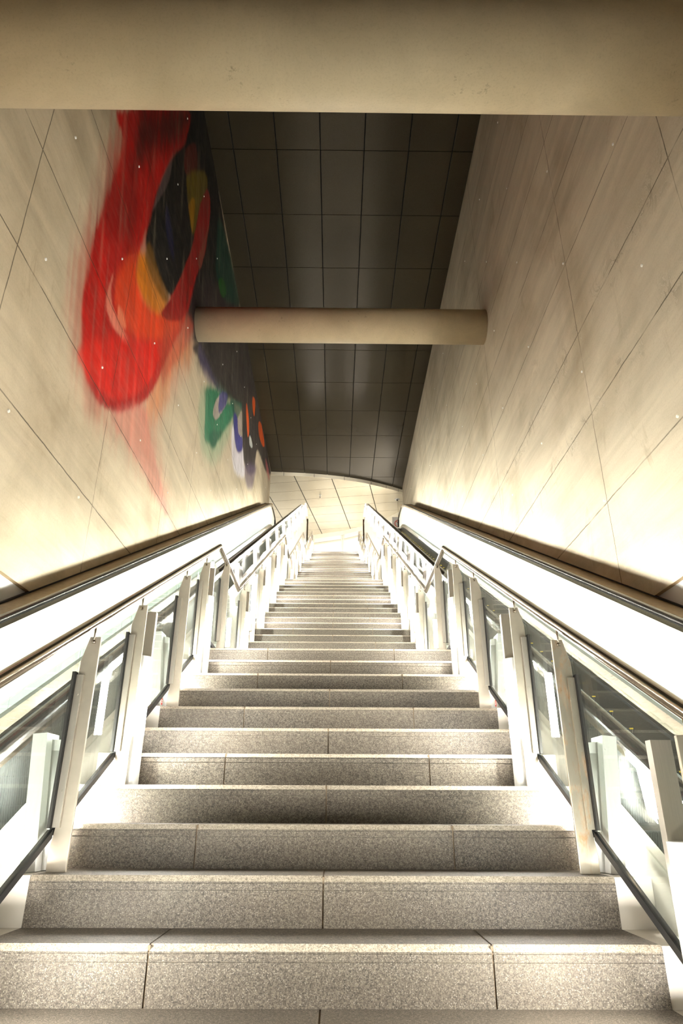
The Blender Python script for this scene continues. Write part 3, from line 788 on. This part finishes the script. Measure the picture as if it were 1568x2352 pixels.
# wall bodies behind the faces, and the concrete's lower arris over the white lower walling
for s, x, w, yend in ((-1, XL, wl, 24.2), (1, XR, wr, 25.8)):
    bm = bmesh.new(); a, b = sorted((x + s * .004, x + s * .5)); box(bm, a, b, -9, yend, 2.46, ZC + .02)
    o = part('wall_core', bm, MAT['beige'], w)
    bm = bmesh.new(); a, b = sorted((x + s * .05, x + s * .5)); box(bm, a, b, -9, 5.2, -8, 2.459)
    o = part('lower_walling', bm, MAT['whitewall'], w)
    # tie plugs of the formwork
    pl = bmesh.new()
    bmesh.ops.create_cone(pl, cap_ends=True, segments=14, radius1=.019, radius2=.014, depth=.016, matrix=Matrix.Rotation(math.pi / 2 * (1 if s < 0 else -1), 4, 'Y'))
    pm = mk('tie_plug', pl, [MAT['chrome']])
    rg = bmesh.new(); bmesh.ops.create_cone(rg, cap_ends=True, segments=18, radius1=.030, radius2=.030, depth=.003, matrix=Matrix.Rotation(math.pi / 2, 4, 'Y'))
    rm = mk('plug_recess', rg, [MAT['gasket']])
    for i in range(-1, 12):
        for j in range(6):
            y, z = 2.743 + 1.8 * i + (0 if s < 0 else .016), 3.804 + 1.803 * j + (0 if s < 0 else .015)
            if z < y * M + 1.0 or y > yend - .3: continue
            o = bpy.data.objects.new('tie_plug', pm); COL.objects.link(o); o.parent = w; o.location = (x - s * .004, y, z)
# ledges along the walls beside the escalators
for s, x, side in ((-1, XL, 'left'), (1, XR, 'right')):
    xo = ESC[s][1]; z0 = .462
    path = [(-9.0, -9 * M)] + [(22.9, 22.9 * M)]
    bm = bmesh.new(); a, b = s * (xo + .16), x + s * .05
    pr = [(b, z0), (a, z0 - .012), (a, z0 - .16), (b, z0 - .16)]
    extr(bm, pr, path, 0)
    o = struct('trim_%d' % (1 if s < 0 else 2), bm, [MAT['ledge']], 'sloping ledge along the foot of the %s wall' % side)
    bm = bmesh.new(); a2 = s * (xo + .115); extr(bm, [(a, z0 - .02), (a2, z0 - .02), (a2, z0 - .9), (a, z0 - .9)], path)
    part('ledge_edge', bm, MAT['beige'], o)
    bm = bmesh.new(); a, b = sorted((x - s * .006, x + s * .02)); extr(bm, rect(a, b, z0 + .0, z0 + .018), path)
    part('shadow_joint', bm, MAT['gasket'], o)

# ---------------------------------------------------------------- beams
for n, (yc, zc, r, lab) in enumerate(((.80, 5.735, .365, 'round concrete beam right overhead, cut by the top of the picture'),
                         (8.88, 9.91, .362, 'round concrete beam spanning wall to wall, farther up the shaft'))):
    bm = bmesh.new(); L = XR - XL - .001
    bmesh.ops.create_cone(bm, cap_ends=True, segments=96, radius1=r, radius2=r, depth=L, matrix=Matrix.Rotation(math.pi / 2, 4, 'Y'))
    me = mesh_of('concrete_beam', bm, True)
    for p in me.polygons:
        if len(p.vertices) > 4: p.use_smooth = False
    o = link('concrete_beam', me, [MAT['beam']]); o.location = ((XL + XR) / 2, yc, zc)
    o['label'] = lab; o['category'] = 'beam'

# ---------------------------------------------------------------- shaft ceiling
XS = [-2.92 - .5, -2.405, -1.41, -.398, .612, 1.64, 2.65, 3.7]
YS = [8.249 + 1.827 * k for k in range(-9, 11)]
bm = bmesh.new(); g = .011
for i in range(len(XS) - 1):
    for j in range(len(YS) - 1):
        box(bm, max(XL, XS[i] + g), min(XR, XS[i + 1] - g), YS[j] + g * .7, YS[j + 1] - g * .7, ZC, ZC + .03, 0, .004)
box(bm, XL - .5, XR + .5, YS[0], 26.6, ZC + .06, ZC + .1, 1)
struct('ceiling', bm, [MAT['cpanel'], MAT['void']], 'dark metal panel ceiling high over the stair')
# ---------------------------------------------------------------- lobby ceiling with its curved edge
CURVE = [(-9.0, 24.45), (-6.0, 24.25), (-4.4, 24.22), (-3.0, 24.27), (-2.38, 24.31), (-1.4, 24.38), (-.42, 24.53), (.57, 24.75), (1.58, 25.12), (2.63, 25.68), (3.17, 26.02), (3.8, 26.5), (4.8, 27.4)]
ENDC = [(-9.0, 34.2), (-4.0, 32.4), (-1.25, 31.37), (.383, 30.72), (1.29, 30.15), (2.05, 29.6), (2.6, 28.99), (3.26, 28.1), (3.9, 27.3), (4.8, 27.45)]
ZF = 14.31
def smooth_open(p, n=2):
    for _ in range(n):
        q = [p[0]]
        for a, b in zip(p[:-1], p[1:]): q += [(a[0] * .75 + b[0] * .25, a[1] * .75 + b[1] * .25), (a[0] * .25 + b[0] * .75, a[1] * .25 + b[1] * .75)]
        p = q + [p[-1]]
    return p
CS = smooth_open(CURVE)
def strip(bm, pts, z0, z1, th, mi=0):
    for i, ((ax, ay), (bx, by)) in enumerate(zip(pts[:-1], pts[1:])):
        d = Vector((bx - ax, by - ay, 0)).normalized(); n = Vector((-d.y, d.x, 0)) * th
        v = [(ax, ay, z0), (bx, by, z0), (bx, by, z1), (ax, ay, z1)]
        A = [bm.verts.new(c) for c in v]; B = [bm.verts.new(Vector(c) + n) for c in v]
        bm.faces.new(A).material_index = mi; bm.faces.new(B[::-1]).material_index = mi
        for s in range(4): bm.faces.new((A[s], A[(s + 1) % 4], B[(s + 1) % 4], B[s])).material_index = mi
# panel grid turned 9.5 degrees, cut to the outline
ang = math.radians(-9.5)
poly = CS + ENDC[::-1]
bm = bmesh.new()
fv = [bm.verts.new((x, y, ZF)) for x, y in poly]; f = bm.faces.new(fv)
c, sn = math.cos(ang), math.sin(ang)
ux, uy = Vector((c, sn, 0)), Vector((-sn, c, 0))
U0, V0 = None, None
P0 = Vector((-1.871, 24.43, 0)); du, dv = 1.63, .955
for axis, step, origin, rng, hw in ((ux, du, P0, range(-6, 6), .018), (uy, dv, Vector((-3.2, 26.119, 0)), range(-4, 12), .008)):
    for k in rng:
        for e in (-hw, hw):
            co = origin + axis * (step * k + e)
            co.z = ZF
            bmesh.ops.bisect_plane(bm, geom=list(bm.verts) + list(bm.edges) + list(bm.faces), plane_co=co, plane_no=axis)
dead = []
for f in bm.faces:
    m = f.calc_center_median() - P0; m2 = f.calc_center_median() - Vector((-3.2, 26.119, 0))
    a = (m.x * ux.x + m.y * ux.y) / du; b = (m2.x * uy.x + m2.y * uy.y) / dv
    if abs(a - round(a)) * du < .0179 or abs(b - round(b)) * dv < .0079: dead.append(f)
for f in dead: f.material_index = 1
me = mesh_of('ceiling', bm)
for m in (MAT['upanel'], MAT['void']): me.materials.append(m)
uc = bpy.data.objects.new('ceiling', me); COL.objects.link(uc); uc['kind'] = 'structure'; uc['label'] = 'pale panel ceiling of the upper hall beyond the curved edge'
bm = bmesh.new(); fv = [bm.verts.new((x, y, ZF + .14)) for x, y in poly]; bm.faces.new(fv); part('ceiling_void', bm, MAT['void'], uc)
# curved fascia in short lengths
bm = bmesh.new(); strip(bm, CS, ZF - .002, ZC + .02, -.012)
tr = struct('trim_3', bm, [MAT['fascia']], 'curved metal fascia where the dark ceiling ends')
bm = bmesh.new(); strip(bm, [(x, y - .004) for x, y in CS], ZC - .012, ZC - .004, .02); part('fascia_lip', bm, MAT['steel'], tr)
bm = bmesh.new()
for x in (-2.35, -.98, .38, 1.62, 2.35, 2.95):
    for (ax, ay), (bx, by) in zip(CS[:-1], CS[1:]):
        if ax <= x < bx:
            y = ay + (by - ay) * (x - ax) / (bx - ax); box(bm, x - .008, x + .008, y - .016, y + .03, ZF - .004, ZC - .014)
part('fascia_joint', bm, MAT['gasket'], tr)
bm = bmesh.new(); strip(bm, ENDC[:-1], ZF - .23, ZF, .02)
tr = struct('trim_4', bm, [MAT['fascia']], 'dropped metal edge at the far side of the upper hall ceiling')
# upper hall wall of white panels following the far edge
bm = bmesh.new()
W = [(x, y + .22) for x, y in ENDC[:-1]]
strip(bm, W, ZTOP - .1, ZF + .1, .1)
wb = struct('wall_back', bm, [MAT['lobbywall']], 'white panelled wall at the back of the upper hall')
bm = bmesh.new()
for (ax, ay), (bx, by) in zip(W[:-1], W[1:]):
    d = Vector((bx - ax, by - ay, 0)); L = d.length; d.normalize()
    for u in ([.06, L - .06] if L < 2.5 else [.06, L / 2, L - .06]):
        x, y = ax + d.x * u, ay + d.y * u; box(bm, x - .035, x + .035, y - .05, y + .0, ZTOP, ZF - .2)
strip(bm, [(x, y - .05) for x, y in W], ZF - .52, ZF - .44, .03)
part('panel_frame', bm, MAT['frame'], wb)
# upper hall floor
bm = bmesh.new()
box(bm, -9, 9, 23.97, 34.5, ZTOP - .3, ZTOP); box(bm, -9, -2.55, 20, 23.96, ZTOP - .3, ZTOP - .001) if False else None
struct('floor', bm, [MAT['floorstone']], 'stone floor of the upper hall')
# ---------------------------------------------------------------- small things in the upper hall
for s, side in ((-1, 'left'), (1, 'right')):
    t = thing('steel_post', 'round stainless steel post at the stair head, %s side' % side, 'post', (s * 1.215, 23.72, ZTOP))
    bm = bmesh.new(); bmesh.ops.create_cone(bm, cap_ends=True, segments=32, radius1=.058, radius2=.058, depth=1.50, matrix=Matrix.Translation((0, 0, .75)))
    part('shaft', bm, MAT['steel'], t, smooth=False)
    bm = bmesh.new(); bmesh.ops.create_cone(bm, cap_ends=True, segments=32, radius1=.064, radius2=.060, depth=.02, matrix=Matrix.Translation((0, 0, 1.51)))
    part('cap', bm, MAT['satin'], t)
    bm = bmesh.new(); bmesh.ops.create_cone(bm, cap_ends=True, segments=32, radius1=.10, radius2=.09, depth=.02, matrix=Matrix.Translation((0, 0, .01)))
    part('base_plate', bm, MAT['satin'], t)
t = thing('smoke_detector', 'small white smoke detector on the pale ceiling beside the right wall', 'detector', (2.965, 26.73, ZF))
bm = bmesh.new(); bmesh.ops.create_cone(bm, cap_ends=True, segments=28, radius1=.085, radius2=.13, depth=.03, matrix=Matrix.Translation((0, 0, -.016))); part('base', bm, MAT['white'], t)
bm = bmesh.new(); bmesh.ops.create_cone(bm, cap_ends=True, segments=24, radius1=.03, radius2=.055, depth=.04, matrix=Matrix.Translation((0, 0, -.052))); part('chamber', bm, MAT['gasket'], t)
t = thing('sprinkler', 'small sprinkler head hanging from the middle of the pale ceiling', 'sprinkler', (-.748, 26.31, ZF))
bm = bmesh.new(); bmesh.ops.create_cone(bm, cap_ends=True, segments=16, radius1=.022, radius2=.022, depth=.16, matrix=Matrix.Translation((0, 0, -.08))); part('pipe', bm, MAT['white'], t)
bm = bmesh.new(); bmesh.ops.create_cone(bm, cap_ends=True, segments=20, radius1=.055, radius2=.055, depth=.012, matrix=Matrix.Translation((0, 0, -.006))); part('rose', bm, MAT['white'], t)
bm = bmesh.new(); bmesh.ops.create_cone(bm, cap_ends=True, segments=12, radius1=.035, radius2=.03, depth=.012, matrix=Matrix.Translation((0, 0, -.17))); part('deflector', bm, MAT['satin'], t)
# no-entry style sign seen past the right escalator
t = thing('prohibition_sign', 'white sign with a red ring and bar, past the head of the right escalator', 'sign', (2.98, 26.6, 12.98))
bm = bmesh.new(); box(bm, -.30, .30, 0, .03, -.34, .34, 0, .006); part('board', bm, MAT['paper'], t)
bm = bmesh.new(); n = 48
def annulus(bm, r0, r1, y):
    for i in range(n):
        a, b = 2 * math.pi * i / n, 2 * math.pi * (i + 1) / n
        A = [bm.verts.new((math.cos(w) * r, y, math.sin(w) * r)) for r, w in ((r0, a), (r1, a), (r1, b), (r0, b))]
        B = [bm.verts.new((v.co.x, -.0005, v.co.z)) for v in A]
        bm.faces.new(A)
        for q in range(4): bm.faces.new((A[q], A[(q + 1) % 4], B[(q + 1) % 4], B[q]))
annulus(bm, .165, .195, -.004); part('red_ring', bm, MAT['red'], t)
bm = bmesh.new(); r = bmesh.ops.create_cube(bm, size=1., matrix=Matrix.Rotation(math.radians(45), 4, 'Y') @ Matrix.Diagonal((.35, .003, .024, 1)))
part('red_bar', bm, MAT['red'], t, (0, -.0022, 0))
bm = bmesh.new(); tube(bm, [(0, .02, .34), (0, .02, ZF - 12.98)], .008, 8); part('hanger', bm, MAT['steel'], t)

# ---------------------------------------------------------------- added fill lights, no visible source, to brighten the upper hall
def area(name, loc, rot, sx, sy, power, col=(1, .96, .90)):
    d = bpy.data.lights.new(name, 'AREA'); d.shape = 'RECTANGLE'; d.size = sx; d.size_y = sy; d.energy = power; d.color = col
    o = bpy.data.objects.new(name, d); COL.objects.link(o); o.location = loc; o.rotation_euler = rot
area('hall_fill', (-5.5, 28.5, 11.3), (math.radians(180), 0, 0), 2, 4, 90)
area('hall_fill', (0.5, 28.6, 10.9), (math.radians(125), 0, 0), 5, 1.5, 150)

w = bpy.data.worlds.new('dark_world'); w.use_nodes = True
w.node_tree.nodes['Background'].inputs[0].default_value = (.05, .04, .03, 1); w.node_tree.nodes['Background'].inputs[1].default_value = .25
SC.world = w

# ---------------------------------------------------------------- camera
th, yaw, roll = .4225, .0082, .0042
fw = Vector((math.sin(yaw) * math.cos(th), math.cos(yaw) * math.cos(th), math.sin(th)))
rt = Vector((math.cos(yaw), -math.sin(yaw), 0)); up = rt.cross(fw)
r2 = rt * math.cos(roll) + up * math.sin(roll); u2 = r2.cross(fw)
cd = bpy.data.cameras.new('camera'); cam = bpy.data.objects.new('camera', cd); COL.objects.link(cam)
mw = Matrix((r2, u2, -fw)).transposed().to_4x4(); mw.translation = (.037, -2.385, .528)
cam.matrix_world = mw
cd.sensor_fit = 'VERTICAL'; cd.sensor_height = 36; cd.sensor_width = 24; cd.lens = 36 * 1532.57 / 2352
cd.clip_start = .02; cd.clip_end = 200
SC.camera = cam
SC.view_settings.view_transform = 'Standard'; SC.view_settings.look = 'None'
SC.view_settings.gamma = 1; SC.view_settings.exposure = 1.3; SC.view_settings.use_curve_mapping = False
try:
    SC.cycles.max_bounces = 10; SC.cycles.transparent_max_bounces = 40; SC.cycles.sample_clamp_indirect = 6
    SC.cycles.diffuse_bounces = 5; SC.cycles.use_light_tree = True; SC.cycles.caustics_reflective = False
except Exception: pass
